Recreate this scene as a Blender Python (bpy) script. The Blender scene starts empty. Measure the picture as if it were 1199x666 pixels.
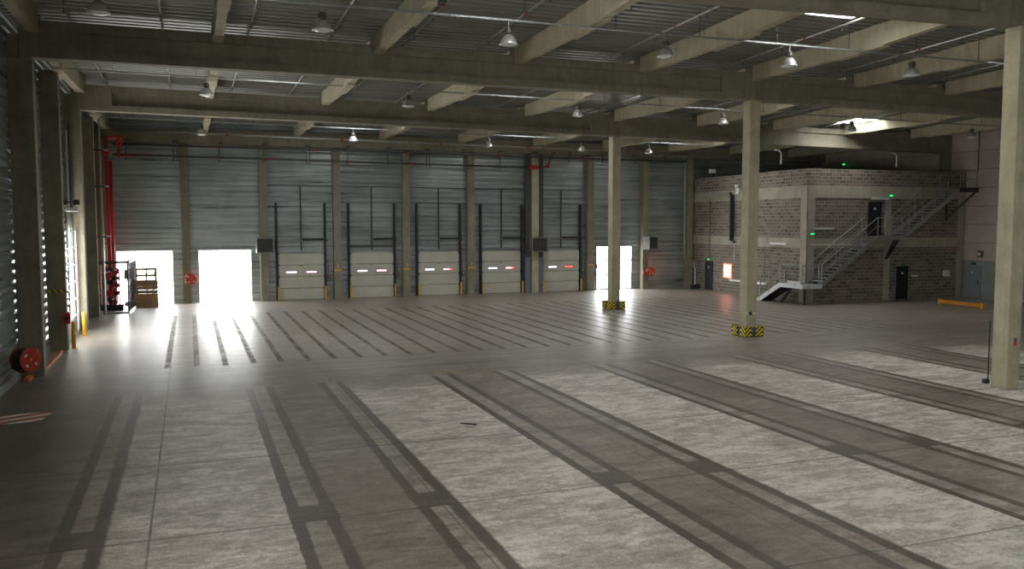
import bpy, math, random
from mathutils import Vector, Matrix
random.seed(4)
C = bpy.context.scene.collection
S = bpy.context.scene

# ------------------------------------------------------------ node helpers
class NT:
    def __init__(s, name):
        s.m = bpy.data.materials.new(name); s.m.use_nodes = True
        s.t = s.m.node_tree; s.t.nodes.clear()
        s.out = s.t.nodes.new('ShaderNodeOutputMaterial')
    def n(s, ty, **kw):
        nd = s.t.nodes.new(ty)
        for k, v in kw.items(): setattr(nd, k, v)
        return nd
    def link(s, a, b): s.t.links.new(a, b)
    def val(s, inp, v):
        if isinstance(v, (int, float)): inp.default_value = v
        elif isinstance(v, tuple): inp.default_value = v if len(v) == 4 or inp.type == 'VECTOR' else (*v, 1)
        else: s.link(v, inp)
    def math(s, op, a, b=0.0, c=0.0, clamp=False):
        nd = s.n('ShaderNodeMath', operation=op, use_clamp=clamp)
        s.val(nd.inputs[0], a); s.val(nd.inputs[1], b)
        if len(nd.inputs) > 2: s.val(nd.inputs[2], c)
        return nd.outputs[0]
    def pos(s):
        g = s.n('ShaderNodeNewGeometry'); x = s.n('ShaderNodeSeparateXYZ'); s.link(g.outputs['Position'], x.inputs[0])
        return g.outputs['Position'], x.outputs[0], x.outputs[1], x.outputs[2]
    def vec(s, x, y, z=0.0):
        c = s.n('ShaderNodeCombineXYZ'); s.val(c.inputs[0], x); s.val(c.inputs[1], y); s.val(c.inputs[2], z)
        return c.outputs[0]
    def noise(s, v, scale, detail=4, rough=.55, dist=0.0):
        nd = s.n('ShaderNodeTexNoise'); s.link(v, nd.inputs['Vector'])
        nd.inputs['Scale'].default_value = scale; nd.inputs['Detail'].default_value = detail
        nd.inputs['Roughness'].default_value = rough; nd.inputs['Distortion'].default_value = dist
        return nd.outputs[0]
    def scale(s, v, sx, sy, sz):
        nd = s.n('ShaderNodeMapping'); s.link(v, nd.inputs[0]); nd.inputs['Scale'].default_value = (sx, sy, sz)
        return nd.outputs[0]
    def ramp(s, f, stops, interp='LINEAR'):
        nd = s.n('ShaderNodeValToRGB'); cr = nd.color_ramp; cr.interpolation = interp
        while len(cr.elements) > 1: cr.elements.remove(cr.elements[-1])
        cr.elements[0].position = stops[0][0]
        for i, (p, c) in enumerate(stops):
            e = cr.elements[0] if i == 0 else cr.elements.new(p)
            e.color = (c, c, c, 1) if isinstance(c, (int, float)) else (*c, 1)
        s.val(nd.inputs[0], f)
        return nd.outputs[0]
    def mix(s, f, a, b, mode='MIX'):
        nd = s.n('ShaderNodeMix', data_type='RGBA', blend_type=mode)
        s.val(nd.inputs[0], f); s.val(nd.inputs[6], a); s.val(nd.inputs[7], b)
        return nd.outputs[2]
    def mr(s, v, a, b, c=0.0, d=1.0, smooth=False):
        nd = s.n('ShaderNodeMapRange'); nd.clamp = True
        if smooth: nd.interpolation_type = 'SMOOTHSTEP'
        s.val(nd.inputs[0], v)
        for i, q in enumerate((a, b, c, d)): nd.inputs[i+1].default_value = q
        return nd.outputs[0]
    def box(s, v, a, b, w=.03):
        return s.math('MULTIPLY', s.mr(v, a-w, a+w), s.mr(v, b-w, b+w, 1, 0))
    def bsdf(s, col, rough=.6, metal=0.0, bump=None, bstr=.3, bdist=.01, spec=.5, **kw):
        b = s.n('ShaderNodeBsdfPrincipled')
        s.val(b.inputs['Base Color'], col); s.val(b.inputs['Roughness'], rough); s.val(b.inputs['Metallic'], metal)
        b.inputs['Specular IOR Level'].default_value = spec
        for k, v in kw.items(): s.val(b.inputs[k.replace('_', ' ')], v)
        if bump is not None:
            bm = s.n('ShaderNodeBump'); bm.inputs['Strength'].default_value = bstr; bm.inputs['Distance'].default_value = bdist
            s.link(bump, bm.inputs['Height']); s.link(bm.outputs[0], b.inputs['Normal'])
        s.link(b.outputs[0], s.out.inputs[0])
        return s.m

def simple(name, col, rough=.5, metal=0.0, var=.15, sc=6.0):
    t = NT(name); p, x, y, z = t.pos(); n = t.noise(p, sc, 3)
    c = t.mix(t.mr(n, .3, .7), tuple(v*(1-var) for v in col), tuple(min(1, v*(1+var)) for v in col))
    return t.bsdf(c, rough, metal)
def emit(name, col, st):
    t = NT(name); e = t.n('ShaderNodeEmission'); e.inputs[0].default_value = (*col, 1); e.inputs[1].default_value = st
    t.link(e.outputs[0], t.out.inputs[0]); return t.m

M = {}
def concrete(name, a, b, rough=.8):
    t = NT(name); p, x, y, z = t.pos()
    n1 = t.noise(p, 1.3, 5, .6); n2 = t.noise(t.scale(p, 6, 6, .5), 1.0, 4); n3 = t.noise(p, 14, 3)
    f = t.math('ADD', t.math('MULTIPLY', n1, .5), t.math('ADD', t.math('MULTIPLY', n2, .3), t.math('MULTIPLY', n3, .2)))
    c = t.mix(t.mr(f, .36, .64), a, b)
    pits = t.mr(t.noise(p, 30, 1), .72, .76)
    c = t.mix(t.math('MULTIPLY', pits, .5), c, tuple(v*.4 for v in a))
    return t.bsdf(c, rough, bump=f, bstr=.2)
M['concrete'] = concrete('concrete', (.175, .158, .11), (.31, .28, .20))
M['pale_concrete'] = concrete('pale_concrete', (.33, .295, .19), (.52, .47, .33))
M['girder_concrete'] = concrete('girder_concrete', (.165, .15, .105), (.28, .255, .185))
M['band_concrete'] = concrete('band_concrete', (.30, .275, .205), (.46, .425, .34))
M['wall_concrete'] = concrete('wall_concrete', (.25, .255, .24), (.35, .355, .33))
M['brown_panel'] = concrete('brown_panel', (.20, .13, .075), (.29, .20, .12))

def metal_sheet(name, a, b, rough, metal):
    t = NT(name); p, x, y, z = t.pos()
    n = t.noise(t.scale(p, .25, .25, 7), 1.0, 3); n2 = t.noise(t.scale(p, .5, .5, .5), 1.0, 3)
    f = t.math('ADD', t.math('MULTIPLY', n, .6), t.math('MULTIPLY', n2, .4))
    return t.bsdf(t.mix(t.mr(f, .35, .65), a, b), t.mr(n, .3, .7, rough-.06, rough+.08), metal)
M['cladding'] = metal_sheet('cladding', (.24, .27, .265), (.52, .56, .55), .33, .6)
M['deck'] = metal_sheet('deck', (.19, .19, .17), (.33, .33, .30), .42, .5)
M['galv'] = simple('galvanised', (.36, .38, .37), .42, .6)
M['pipe'] = simple('pipe_metal', (.42, .43, .41), .35, .7)
M['pipe_dark'] = simple('pipe_dark', (.09, .09, .085), .5, .3)
M['dark'] = simple('dark_steel', (.035, .037, .042), .5, .3)
M['darkdoor'] = simple('dark_door_paint', (.010, .0095, .016), .6)
M['red'] = simple('red_paint', (.52, .022, .02), .4)
M['redreel'] = simple('reel_red', (.50, .045, .02), .4)
M['rubber'] = simple('black_rubber', (.012, .012, .014), .6)
M['yellow'] = simple('yellow_paint', (.75, .40, .02), .45)
M['orange'] = simple('orange_paint', (.62, .17, .03), .5)
M['orange2'] = simple('orange_beam_paint', (.62, .24, .02), .5)
M['doorpanel'] = simple('door_panel_paint', (.50, .49, .41), .55, 0, .07, 1.5)
M['greydoor'] = simple('grey_door_paint', (.24, .26, .275), .5)
M['white'] = simple('white_plastic', (.72, .72, .68), .4)
M['wood'] = simple('pallet_wood', (.36, .25, .12), .8, 0, .3, 9)
M['blue'] = simple('blue_plastic', (.02, .11, .22), .45)
M['bluegrey'] = simple('blue_grey_paint', (.15, .18, .24), .5)
M['heater'] = simple('heater_casing', (.24, .24, .225), .4, .3)
M['grille'] = simple('heater_grille', (.14, .13, .12), .5, .3)
M['lampshell'] = simple('lamp_reflector', (.55, .55, .51), .25, .45, .1)
M['lampglass'] = simple('lamp_glass', (.70, .72, .68), .12, 0, .05)
M['casting'] = simple('lamp_casting', (.12, .125, .11), .45, .4)
M['frame'] = simple('aluminium_frame', (.70, .71, .72), .4, .2)
M['pink'] = None
t = NT('pink_panel'); p, x, y, z = t.pos()
n = t.noise(p, 1.2, 4)
c = t.mix(t.mr(n, .35, .65), (.47, .385, .335), (.56, .465, .41))
jz = t.math('FRACT', t.math('DIVIDE', t.math('ADD', z, -.04), 1.13))
j = t.math('MAXIMUM', t.mr(jz, 0, .022, 1, 0), t.mr(jz, .978, 1, 0, 1))
c = t.mix(j, c, (.07, .06, .055)); M['pink'] = t.bsdf(c, .6)
# block masonry
t = NT('block_masonry'); p, x, y, z = t.pos()
br = t.n('ShaderNodeTexBrick'); br.offset = .5
v = t.vec(t.math('ADD', x, y), z)
t.link(v, br.inputs['Vector']); br.inputs['Scale'].default_value = 1.0
br.inputs['Brick Width'].default_value = .5; br.inputs['Row Height'].default_value = .205
br.inputs['Mortar Size'].default_value = .016; br.inputs['Mortar Smooth'].default_value = .3; br.inputs['Bias'].default_value = -.1
br.inputs['Color1'].default_value = (.085, .062, .049, 1); br.inputs['Color2'].default_value = (.25, .205, .16, 1)
br.inputs['Mortar'].default_value = (.46, .43, .36, 1)
n = t.noise(p, .9, 4); c = t.mix(t.mr(n, .3, .7, 0, .4), br.outputs[0], (.17, .145, .115)); c = t.mix(t.mr(t.noise(p, 9, 3), .35, .7, 0, .35), c, (.30, .28, .24))
M['block'] = t.bsdf(c, .9, bump=br.outputs[1], bstr=-.5, bdist=.01)
# hazard stripes
t = NT('hazard_stripe'); p, x, y, z = t.pos()
u = t.math('ADD', t.math('SUBTRACT', x, y), 0.0)
g = t.math('PINGPONG', t.math('ADD', u, 7.0), .28)
f = t.math('GREATER_THAN', t.math('FRACT', t.math('MULTIPLY', t.math('ADD', g, z), 5.6)), .52)
M['hazard'] = t.bsdf(t.mix(f, (.025, .022, .015), (.75, .58, .02)), .45)
t = NT('hazard_small'); p, x, y, z = t.pos()
f = t.math('GREATER_THAN', t.math('FRACT', t.math('MULTIPLY', t.math('ADD', x, z), 5.0)), .5)
M['hazard_small'] = t.bsdf(t.mix(f, (.03, .03, .02), (.70, .55, .03)), .5)
t = NT('red_white_stripe'); p, x, y, z = t.pos()
f = t.math('GREATER_THAN', t.math('FRACT', t.math('ADD', t.math('MULTIPLY', x, -1.1), t.math('MULTIPLY', y, 2.05))), .5)
wear = t.mr(t.noise(p, 14, 4), .55, .7)
c = t.mix(f, (.42, .06, .04), (.68, .66, .55)); M['redwhite'] = t.bsdf(t.mix(t.math('MULTIPLY', wear, .6), c, (.16, .15, .12)), .6)
# glazing: thin clear sheet
t = NT('glazing'); tr = t.n('ShaderNodeBsdfTransparent'); tr.inputs[0].default_value = (.93, .95, .97, 1)
gl = t.n('ShaderNodeBsdfGlossy'); gl.inputs['Roughness'].default_value = .08
mx = t.n('ShaderNodeMixShader'); mx.inputs[0].default_value = .06
t.link(tr.outputs[0], mx.inputs[1]); t.link(gl.outputs[0], mx.inputs[2]); t.link(mx.outputs[0], t.out.inputs[0]); M['glass'] = t.m
M['e_green'] = emit('exit_green', (.02, 1, .22), .06)
M['e_white'] = emit('slot_daylight', (.88, .82, 1), .09)
M['e_red'] = emit('slot_red', (1, .12, .10), .10)
M['e_pink'] = emit('slot_pink', (1, .62, .70), .085)
M['e_lit'] = emit('lit_window', (1, .36, .27), .28)
M['e_litrim'] = emit('lit_window_rim', (1, .22, .12), .10)

# ------------------------------------------------------------ floor material
t = NT('warehouse_floor'); p, x, y, z = t.pos()
wob = t.math('MULTIPLY', t.math('SUBTRACT', t.noise(t.scale(p, 3, 1.2, 1), 2.0, 6, .8), .5), .13)
xw = t.math('ADD', x, wob)
yw = t.math('ADD', y, t.math('MULTIPLY', wob, 2.0))
# foreground aisles: repeats every 5.43 m, value = tone
xm = t.math('DIVIDE', t.math('MODULO', t.math('ADD', xw, -1.38+5.43*4), 5.43), 5.43)
def st(v): return v/5.43
K, L_, G, B_ = .135, .56, .40, 1.0     # rack band, strip between bands, rack bay, bleached aisle
e = .012
prof = [(0, K), (.19, K), (.19+e, L_), (.54, L_), (.54+e, K), (.73, K), (.77, G), (2.03, G), (2.03+e, K), (2.23, K), (2.23+e, L_), (2.54, L_), (2.54+e, K), (2.75, K), (2.79, B_), (5.42, B_)]
tone_fg = t.ramp(xm, [(st(a), b) for a, b in prof])
# the strip between a pair of bands is filled in at Y 13.4..14.2
gapm = t.box(yw, 13.42, 14.2)
inpair = t.ramp(xm, [(0, 1), (st(.75), 1), (st(.76), 0), (st(2.02), 0), (st(2.03), 1), (st(2.74), 1), (st(2.75), 0)], 'CONSTANT')
tone_fg = t.mix(t.math('MULTIPLY', gapm, inpair), tone_fg, (K+.02,)*3)
# left of X=-1.4 dark, first aisle less bleached
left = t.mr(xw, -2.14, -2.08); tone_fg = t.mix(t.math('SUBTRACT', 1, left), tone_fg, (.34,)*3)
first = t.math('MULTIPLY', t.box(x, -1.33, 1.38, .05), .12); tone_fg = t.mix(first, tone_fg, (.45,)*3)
fy = t.mr(t.math('ADD', yw, t.math('MULTIPLY', t.noise(p, 1.0, 4), 1.2)), 23.9, 25.2, 1, 0)
fyb = t.mr(yw, 25.0, 25.5, 1, 0)
bright = t.mr(tone_fg, .62, .8)
mask = t.math('ADD', t.math('MULTIPLY', bright, fy), t.math('MULTIPLY', t.math('SUBTRACT', 1, bright), fyb))
rightfade = t.mr(x, 26, 33, 1, .25)
mask = t.math('MULTIPLY', mask, rightfade)
tone = t.mix(mask, t.mix(t.mr(y, 27, 31), (.42,)*3, (.52,)*3), tone_fg)
# far stripes every 0.9 m
xs = t.math('FRACT', t.math('DIVIDE', t.math('ADD', t.math('ADD', x, t.math('MULTIPLY', wob, .5)), .86+9), .9))
far = t.ramp(xs, [(0, 1), (.17, 1), (.21, 0), (.96, 0), (1, 1)])
vary = t.mr(t.noise(t.vec(t.math('FLOOR', t.math('DIVIDE', t.math('ADD', x, .86+9), .9)), 0.0), 3.7, 1), .35, .6, .75, 1)
fary = t.box(t.math('ADD', yw, t.math('MULTIPLY', t.noise(t.vec(x, 0.0), 1.5, 1), 1.2)), 30.2, 46.9, .1)
farx = t.mr(x, -1.1, -1.0); fare = t.mr(x, 27, 31, 1, .3)
far = t.math('MULTIPLY', t.math('MULTIPLY', t.math('MULTIPLY', far, fary), farx), t.math('MULTIPLY', fare, vary))
farf = t.math('MULTIPLY', far, t.mr(t.noise(t.scale(p, 2, .8, 1), 1.3, 5, .7), .32, .55, .35, .92)); tone = t.mix(farf, tone, (.10,)*3)
# cross aisle streaks
cr = t.math('MULTIPLY', t.box(y, 25.4, 29.6, .3), t.mr(t.noise(t.scale(p, .12, 2.2, 1), 1.6, 4), .42, .62, 0, .55))
tone = t.mix(cr, tone, (.2,)*3)
big = t.noise(p, .16, 4, .6); tone = t.mix(t.math('MULTIPLY', t.mr(tone, .1, .35), .32), tone, t.mr(big, .3, .7, .12, .8))
dirt_vignette = t.math('MULTIPLY', t.mr(t.math('ADD', x, t.math('MULTIPLY', y, -.05)), -4.5, -1.2, 1, 0), t.mr(y, 24, 33, .75, .2)); tone = t.math('MULTIPLY', tone, t.math('SUBTRACT', 1.0, t.math('MULTIPLY', dirt_vignette, .62)))  # left floor darkened: dirt, plus corner vignetting painted into the tone
fine = t.noise(t.scale(p, 1, 2.6, 1), 1.4, 9, .74, .8); fine2 = t.noise(p, 7, 5, .7)
fv = t.math('ADD', t.math('MULTIPLY', fine, .65), t.math('MULTIPLY', fine2, .35))
clean = tone
fvc = t.mr(fv, .41, .59, -1, 1); med = t.mr(t.noise(t.scale(p, 1, 1.6, 1), .7, 5, .65, .4), .35, .65, -1, 1); fine3 = t.mr(t.noise(p, 26, 4, .8), .35, .65, -1, 1)
add = t.math('ADD', t.math('MULTIPLY', fvc, .15), t.math('ADD', t.math('MULTIPLY', med, .09), t.math('MULTIPLY', fine3, .11)))
amp = t.mr(tone, .1, .95, .45, 1.5)
tone = t.math('ADD', tone, t.math('MULTIPLY', add, amp), clamp=True)
col = t.ramp(tone, [(0, (.055, .046, .034)), (.2, (.115, .098, .075)), (.45, (.245, .214, .170)), (.75, (.455, .415, .35)), (1, (.76, .71, .63))])
col = t.mix(t.mr(t.noise(p, 1.7, 5, .7), .5, .72, 0, .35), col, (.20, .15, .095))
# joints
def line(c, pos_, w): return t.mr(t.math('ABSOLUTE', t.math('SUBTRACT', c, pos_)), w*.6, w*1.4, 1, 0)
jl = None
xj = t.math('ADD', x, t.math('MULTIPLY', wob, .15)); yj = t.math('ADD', y, t.math('MULTIPLY', wob, .2))
for a, w in ((-.68, .018), (3.84, .012), (8.43, .012), (13.0, .012), (17.6, .012)):
    l = t.math('MULTIPLY', line(xj, a, w), t.mr(y, 30.0, 30.2, 1, 0) if a < 0 else .8); jl = l if jl is None else t.math('MAXIMUM', jl, l)
for a, w in ((17.6, .035), (13.44, .025), (9.3, .02), (27.05, .04), (25.62, .035), (28.5, .03), (29.6, .03)):
    jl = t.math('MAXIMUM', jl, line(yj, a, w))
col = t.mix(t.math('MULTIPLY', jl, t.mr(med, -1, 1, .4, .85)), col, (.05, .043, .032))
# yellow paint remnants, dark drips, directional arrow remnant
for (x0, x1, y0, y1) in ((7.2, 7.9, 25.5, 25.68), (8.6, 9.1, 25.5, 25.62), (7.3, 8.8, 31.0, 31.15), (-4.2, -3.5, 35.2, 35.3), (-4.2, -3.9, 38.7, 38.8)):
    mk = t.math('MULTIPLY', t.math('MULTIPLY', t.box(x, x0, x1, .04), t.box(y, y0, y1, .04)), t.mr(fine2, .4, .55))
    col = t.mix(mk, col, (.36, .25, .05))
spots = t.math('MULTIPLY', t.mr(t.noise(t.scale(p, 1, 3, 1), 2.6, 3), .70, .74), .55); col = t.mix(spots, col, (.06, .05, .04))
ar = t.math('MULTIPLY', t.box(t.math('ADD', xw, t.math('MULTIPLY', y, -.03)), -3.83, -3.52, .04), t.box(y, 19.5, 22.7, .1))
ah = t.math('MULTIPLY', t.box(t.math('ADD', xw, 0.0), -3.75, -3.0, .05), t.box(y, 18.8, 20.6, .2))
col = t.mix(t.math('MULTIPLY', t.math('MAXIMUM', ar, ah), .4), col, (.08, .07, .055))
stripe = farf
rough = t.math('ADD', t.math('ADD', t.math('SUBTRACT', t.mr(clean, .3, 1.0, .45, .56), t.mr(y, 24, 32, 0, .11)), t.math('MULTIPLY', stripe, .25)), t.math('MULTIPLY', t.math('SUBTRACT', fv, .5), .4))
spec_ = t.math('ADD', t.math('MULTIPLY', t.math('SUBTRACT', 1, stripe), t.mr(y, 24, 32, .45, .8)), .02)
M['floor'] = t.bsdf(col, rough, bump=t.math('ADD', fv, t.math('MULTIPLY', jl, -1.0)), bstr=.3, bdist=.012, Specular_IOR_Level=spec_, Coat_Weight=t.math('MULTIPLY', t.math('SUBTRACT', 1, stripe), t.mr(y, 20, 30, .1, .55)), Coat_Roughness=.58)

# ------------------------------------------------------------ mesh helpers
class MB:
    def __init__(s): s.v = []; s.f = []; s.p = []
    def add(s, vs, fs):
        s.p.append(([tuple(q) for q in vs], [tuple(f) for f in fs])); b = len(s.v); s.v += [tuple(q) for q in vs]; s.f += [tuple(b+i for i in f) for f in fs]; return s
    def box(s, x0, x1, y0, y1, z0, z1):
        return s.add([(x0,y0,z0),(x1,y0,z0),(x1,y1,z0),(x0,y1,z0),(x0,y0,z1),(x1,y0,z1),(x1,y1,z1),(x0,y1,z1)],
                     [(0,3,2,1),(4,5,6,7),(0,1,5,4),(1,2,6,5),(2,3,7,6),(3,0,4,7)])
    def hexa(s, vs): # 8 verts, same order as box
        return s.add(vs, [(0,3,2,1),(4,5,6,7),(0,1,5,4),(1,2,6,5),(2,3,7,6),(3,0,4,7)])
    def bar(s, a, b, w, h, up=(0,0,1)):
        a = Vector(a); b = Vector(b); d = (b-a).normalized(); u = Vector(up)
        sd = d.cross(u)
        if sd.length < 1e-4: sd = d.cross(Vector((1,0,0)))
        sd.normalize(); u = sd.cross(d)
        vs = []
        for q in (a, b):
            for i, j in ((-1,-1),(1,-1),(1,1),(-1,1)): vs.append(q + sd*i*w/2 + u*j*h/2)
        return s.add(vs, [(0,3,2,1),(4,5,6,7),(0,1,5,4),(1,2,6,5),(2,3,7,6),(3,0,4,7)])
    def tube(s, pts, r, n=8):
        pts = [Vector(q) for q in pts]; rings = []
        for i, q in enumerate(pts):
            d = (pts[min(i+1, len(pts)-1)] - pts[max(i-1, 0)]).normalized()
            a = d.orthogonal().normalized() if i == 0 else (pa - d*pa.dot(d)).normalized()
            pa = a; b = d.cross(a)
            rings.append([q + (a*math.cos(k*2*math.pi/n) + b*math.sin(k*2*math.pi/n))*r for k in range(n)])
        vs = [w for rg in rings for w in rg]; fs = [tuple(range(n))[::-1], tuple((len(pts)-1)*n+k for k in range(n))]
        for i in range(len(pts)-1):
            for k in range(n): fs.append((i*n+k, i*n+(k+1)%n, (i+1)*n+(k+1)%n, (i+1)*n+k))
        return s.add(vs, fs)
    def lathe(s, prof, n=20, o=(0,0,0), axis='z', rot=0.0, cap=True):
        vs = []; fs = []
        for r, h in prof:
            for k in range(n):
                a = k*2*math.pi/n; u, w = r*math.cos(a), r*math.sin(a)
                q = Vector((u, w, h)) if axis == 'z' else Vector((u, h, w)) if axis == 'y' else Vector((h, u, w))
                if rot: q = Matrix.Rotation(rot, 3, 'Z') @ q
                vs.append(q + Vector(o))
        for i in range(len(prof)-1):
            for k in range(n): fs.append((i*n+k, i*n+(k+1)%n, (i+1)*n+(k+1)%n, (i+1)*n+k))
        if cap:
            fs.append(tuple(range(n))[::-1]); fs.append(tuple((len(prof)-1)*n+k for k in range(n)))
        return s.add(vs, fs)
    def build(s, name, mat, parent=None, smooth=False, loc=None, bevel=0.0):
        me = bpy.data.meshes.new(name); me.from_pydata(s.v, [], s.f); me.update()
        import bmesh
        bm = bmesh.new(); bm.from_mesh(me); bmesh.ops.recalc_face_normals(bm, faces=bm.faces)
        bm.to_mesh(me); bm.free()
        if smooth: me.shade_smooth()
        me.materials.append(M[mat] if isinstance(mat, str) else mat)
        o = bpy.data.objects.new(name, me); C.objects.link(o)
        if parent: o.parent = parent
        if loc: o.location = loc
        if bevel:
            b = o.modifiers.new('bevel', 'BEVEL'); b.width = bevel; b.segments = 2; b.limit_method = 'ANGLE'
        return o
def each(mb, name, mat, parent, smooth=False):
    out = []
    for vs, fs in mb.p:
        q = MB(); q.add(vs, fs); out.append(q.build(name, mat, parent, smooth=smooth))
    return out
def tag(o, label, cat, group=None, kind='thing'):
    o['label'] = label
    if kind == 'structure': o['kind'] = kind
    o['category'] = cat
    if group: o['group'] = group
    return o
def empty(name, loc, label=None, cat=None, group=None, rz=0.0, kind='thing'):
    o = bpy.data.objects.new(name, None); C.objects.link(o); o.location = loc; o.rotation_euler = (0, 0, rz)
    if label: tag(o, label, cat, group, kind)
    return o
def dup(root, loc, label, rz=None, group=None):
    def cp(o, par):
        c = o.copy(); C.objects.link(c)
        if par: c.parent = par
        for ch in [q for q in kids.get(o.name, [])]: cp(ch, c)
        return c
    kids = {}
    for q in bpy.data.objects:
        if q.parent: kids.setdefault(q.parent.name, []).append(q)
    c = cp(root, None); c.location = loc; c['label'] = label
    if rz is not None: c.rotation_euler = (0, 0, rz)
    if group: c['group'] = group
    return c
def struct(name, mb, mat, label=None, cat=None, **kw):
    o = mb.build(name, mat, **kw); o['kind'] = 'structure'
    if label: o['label'] = label; o['category'] = cat
    return o
ORD = ['first','second','third','fourth','fifth','sixth','seventh','eighth','ninth','tenth','eleventh','twelfth','thirteenth','fourteenth','fifteenth','sixteenth','seventeenth','eighteenth','nineteenth','twentieth']

XL, XR, YB, YF = -4.9, 45.6, 53.3, -8.0
CX = 21.41                    # left face of the free-standing column row
ROWX = (-4.3, 21.65, 45.6)
ROWS = [(-8.0, (10.85,)*3), (5.25, (10.45,)*3), (17.5, (10.07, 10.07, 10.07)), (29.5, (9.64, 9.65, 9.52)), (41.5, (9.55, 9.34, 9.06)), (53.3, (9.15, 8.95, 8.75))]
def lerp(a, b, f): return a+(b-a)*f
def HX(vals, x):
    if x < ROWX[1]: return lerp(vals[0], vals[1], (x-ROWX[0])/(ROWX[1]-ROWX[0]))
    return lerp(vals[1], vals[2], (x-ROWX[1])/(ROWX[2]-ROWX[1]))
def H(x, y):                  # soffit level of the girders
    for (y0, v0), (y1, v1) in zip(ROWS, ROWS[1:]):
        if y <= y1 or y1 == 53.3: return lerp(HX(v0, x), HX(v1, x), (y-y0)/(y1-y0))
def DK(x, y): return H(x, y)+1.35

# ------------------------------------------------------------ setting
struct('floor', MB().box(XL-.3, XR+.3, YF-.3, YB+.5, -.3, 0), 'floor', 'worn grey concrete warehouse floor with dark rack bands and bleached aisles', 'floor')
def corr(mb, plane, pos, back, u0, u1, z0, z1, pitch=.3, dep=.06):
    pr_ = []; k = math.floor(z0/pitch)-1
    while k*pitch < z1+pitch:
        b = k*pitch
        pr_ += [(b, 0), (b+.55*pitch, 0), (b+.63*pitch, dep), (b+.92*pitch, dep)]; k += 1
    pts = []
    def at(z):
        for (a, da), (b, db) in zip(pr_, pr_[1:]):
            if a <= z <= b: return lerp(da, db, (z-a)/(b-a)) if b > a else da
        return 0
    pts = [(z0, at(z0))]+[q for q in pr_ if z0 < q[0] < z1]+[(z1, at(z1))]
    sg = 1 if back > pos else -1
    ring = [(pos+sg*d, z) for z, d in pts]+[(back, z1), (back, z0)]
    n = len(ring); vs = []
    for u in (u0, u1):
        for d, z in ring: vs.append((u, d, z) if plane == 'y' else (d, u, z))
    fs = [tuple(range(n))[::-1], tuple(range(n, 2*n))]+[(i, (i+1) % n, n+(i+1) % n, n+i) for i in range(n)]
    mb.add(vs, fs)
# back wall with three glazed openings
mb = MB(); ztop = 11.2
GL = [(-3.95, -.92), (.45, 3.46), (26.42, 29.3)]
u = XL
for a, b in GL:
    corr(mb, 'y', YB, YB+.2, u, a, .0, 3.1); corr(mb, 'y', YB, YB+.2, a, b, 3.1, 3.35); u = b
corr(mb, 'y', YB, YB+.2, u, XR, 0, 3.1)
for a, b in ((XL, -3.95), (-.92, .45), (3.46, 26.42), (29.3, XR)): corr(mb, 'y', YB, YB+.2, a, b, 3.1, 3.35)
corr(mb, 'y', YB, YB+.2, XL-.3, XR+.2, 3.35, ztop)
struct('wall_back', mb, 'cladding', 'grey ribbed steel cladding of the dock wall', 'wall')
# left wall, openings: glazed gates, the unseen ones added for side daylight
GLL = [(-6.5, -2.0, 4.4), (0.5, 7.5, 4.8), (36.1, 41.0, 4.4)]
mb = MB(); u = YF
for a, b, h in GLL:
    corr(mb, 'x', XL-.06, XL-.25, u, a, .25, 12.2); corr(mb, 'x', XL-.06, XL-.25, a, b, h, 12.2); u = b
corr(mb, 'x', XL-.06, XL-.25, u, YB+.2, .25, 12.2)
struct('wall_left', mb, 'cladding', 'ribbed steel cladding of the left side wall', 'wall')
mb = MB(); u = YF
for a, b, h in GLL: mb.box(XL-.25, XL, u, a, 0, .25); u = b
mb.box(XL-.25, XL, u, YB+.2, 0, .25)
struct('baseboard_left', mb, 'wall_concrete', 'low concrete plinth at the foot of the left wall', 'plinth')
mb = MB().box(XR, XR+.2, YF, YB+.2, 2.28, 12.2); struct('wall_right', mb, 'pink', 'pinkish sandwich panels of the right side wall', 'wall')
mb = MB().box(XR-.02, XR+.2, YF, YB+.2, 0, 2.28); struct('baseboard_right', mb, 'wall_concrete', 'grey concrete lower part of the right wall', 'wall')
mb = MB().box(XL-.25, XR+.2, YF-.2, YF, 0, 12.2); struct('wall_front', mb, 'cladding', 'ribbed cladding behind the viewer', 'wall')

# ceiling deck
SKY = [(18.2, 20.0, 20.0, 22.2), (34.3, 36.9, 38.2, 40.4),
       (2.6, 4.6, 7.0, 9.6), (12.9, 14.9, 7.0, 9.6), (23.2, 25.2, 7.0, 9.6), (33.5, 35.5, 7.0, 9.6),  # from here on: unseen rooflights added to bring daylight to the floor
       (7.9, 9.7, 18.3, 20.6), (28.4, 30.4, 18.3, 20.6), (2.8, 4.6, 31.5, 33.6), (13.1, 14.9, 31.5, 33.6), (23.4, 25.2, 31.5, 33.6),
       (7.9, 9.7, 43.5, 46.5), (18.2, 20.0, 43.5, 46.5), (28.4, 30.2, 43.5, 46.5)]
xb = sorted(set([XL-.3, 21.65, XR+.2]+[v for s_ in SKY for v in s_[:2]]))
yb = []; k = 0
while YF-.2+k*.4 < YB+.2:
    b = YF-.2+k*.4; yb += [(b, 0), (b+.18, 0), (b+.22, .13), (b+.36, .13)]; k += 1
mb = MB(); cols = []
for xx in xb: cols.append([(xx, y_, DK(min(max(xx, -4.3), 45.6), min(y_, 53.3))+d) for y_, d in yb])
vs = [q for c_ in cols for q in c_]; n = len(yb); fs = []
for i in range(len(xb)-1):
    for j in range(n-1):
        cx_, cy_ = (xb[i]+xb[i+1])/2, (yb[j][0]+yb[j+1][0])/2
        if any(a < cx_ < b and c_-.05 < cy_ < d_+.05 for a, b, c_, d_ in SKY): continue
        fs.append((i*n+j, (i+1)*n+j, (i+1)*n+j+1, i*n+j+1))
mb.add(vs, fs); struct('ceiling', mb, 'deck', 'ribbed steel roof deck', 'ceiling')
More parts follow.
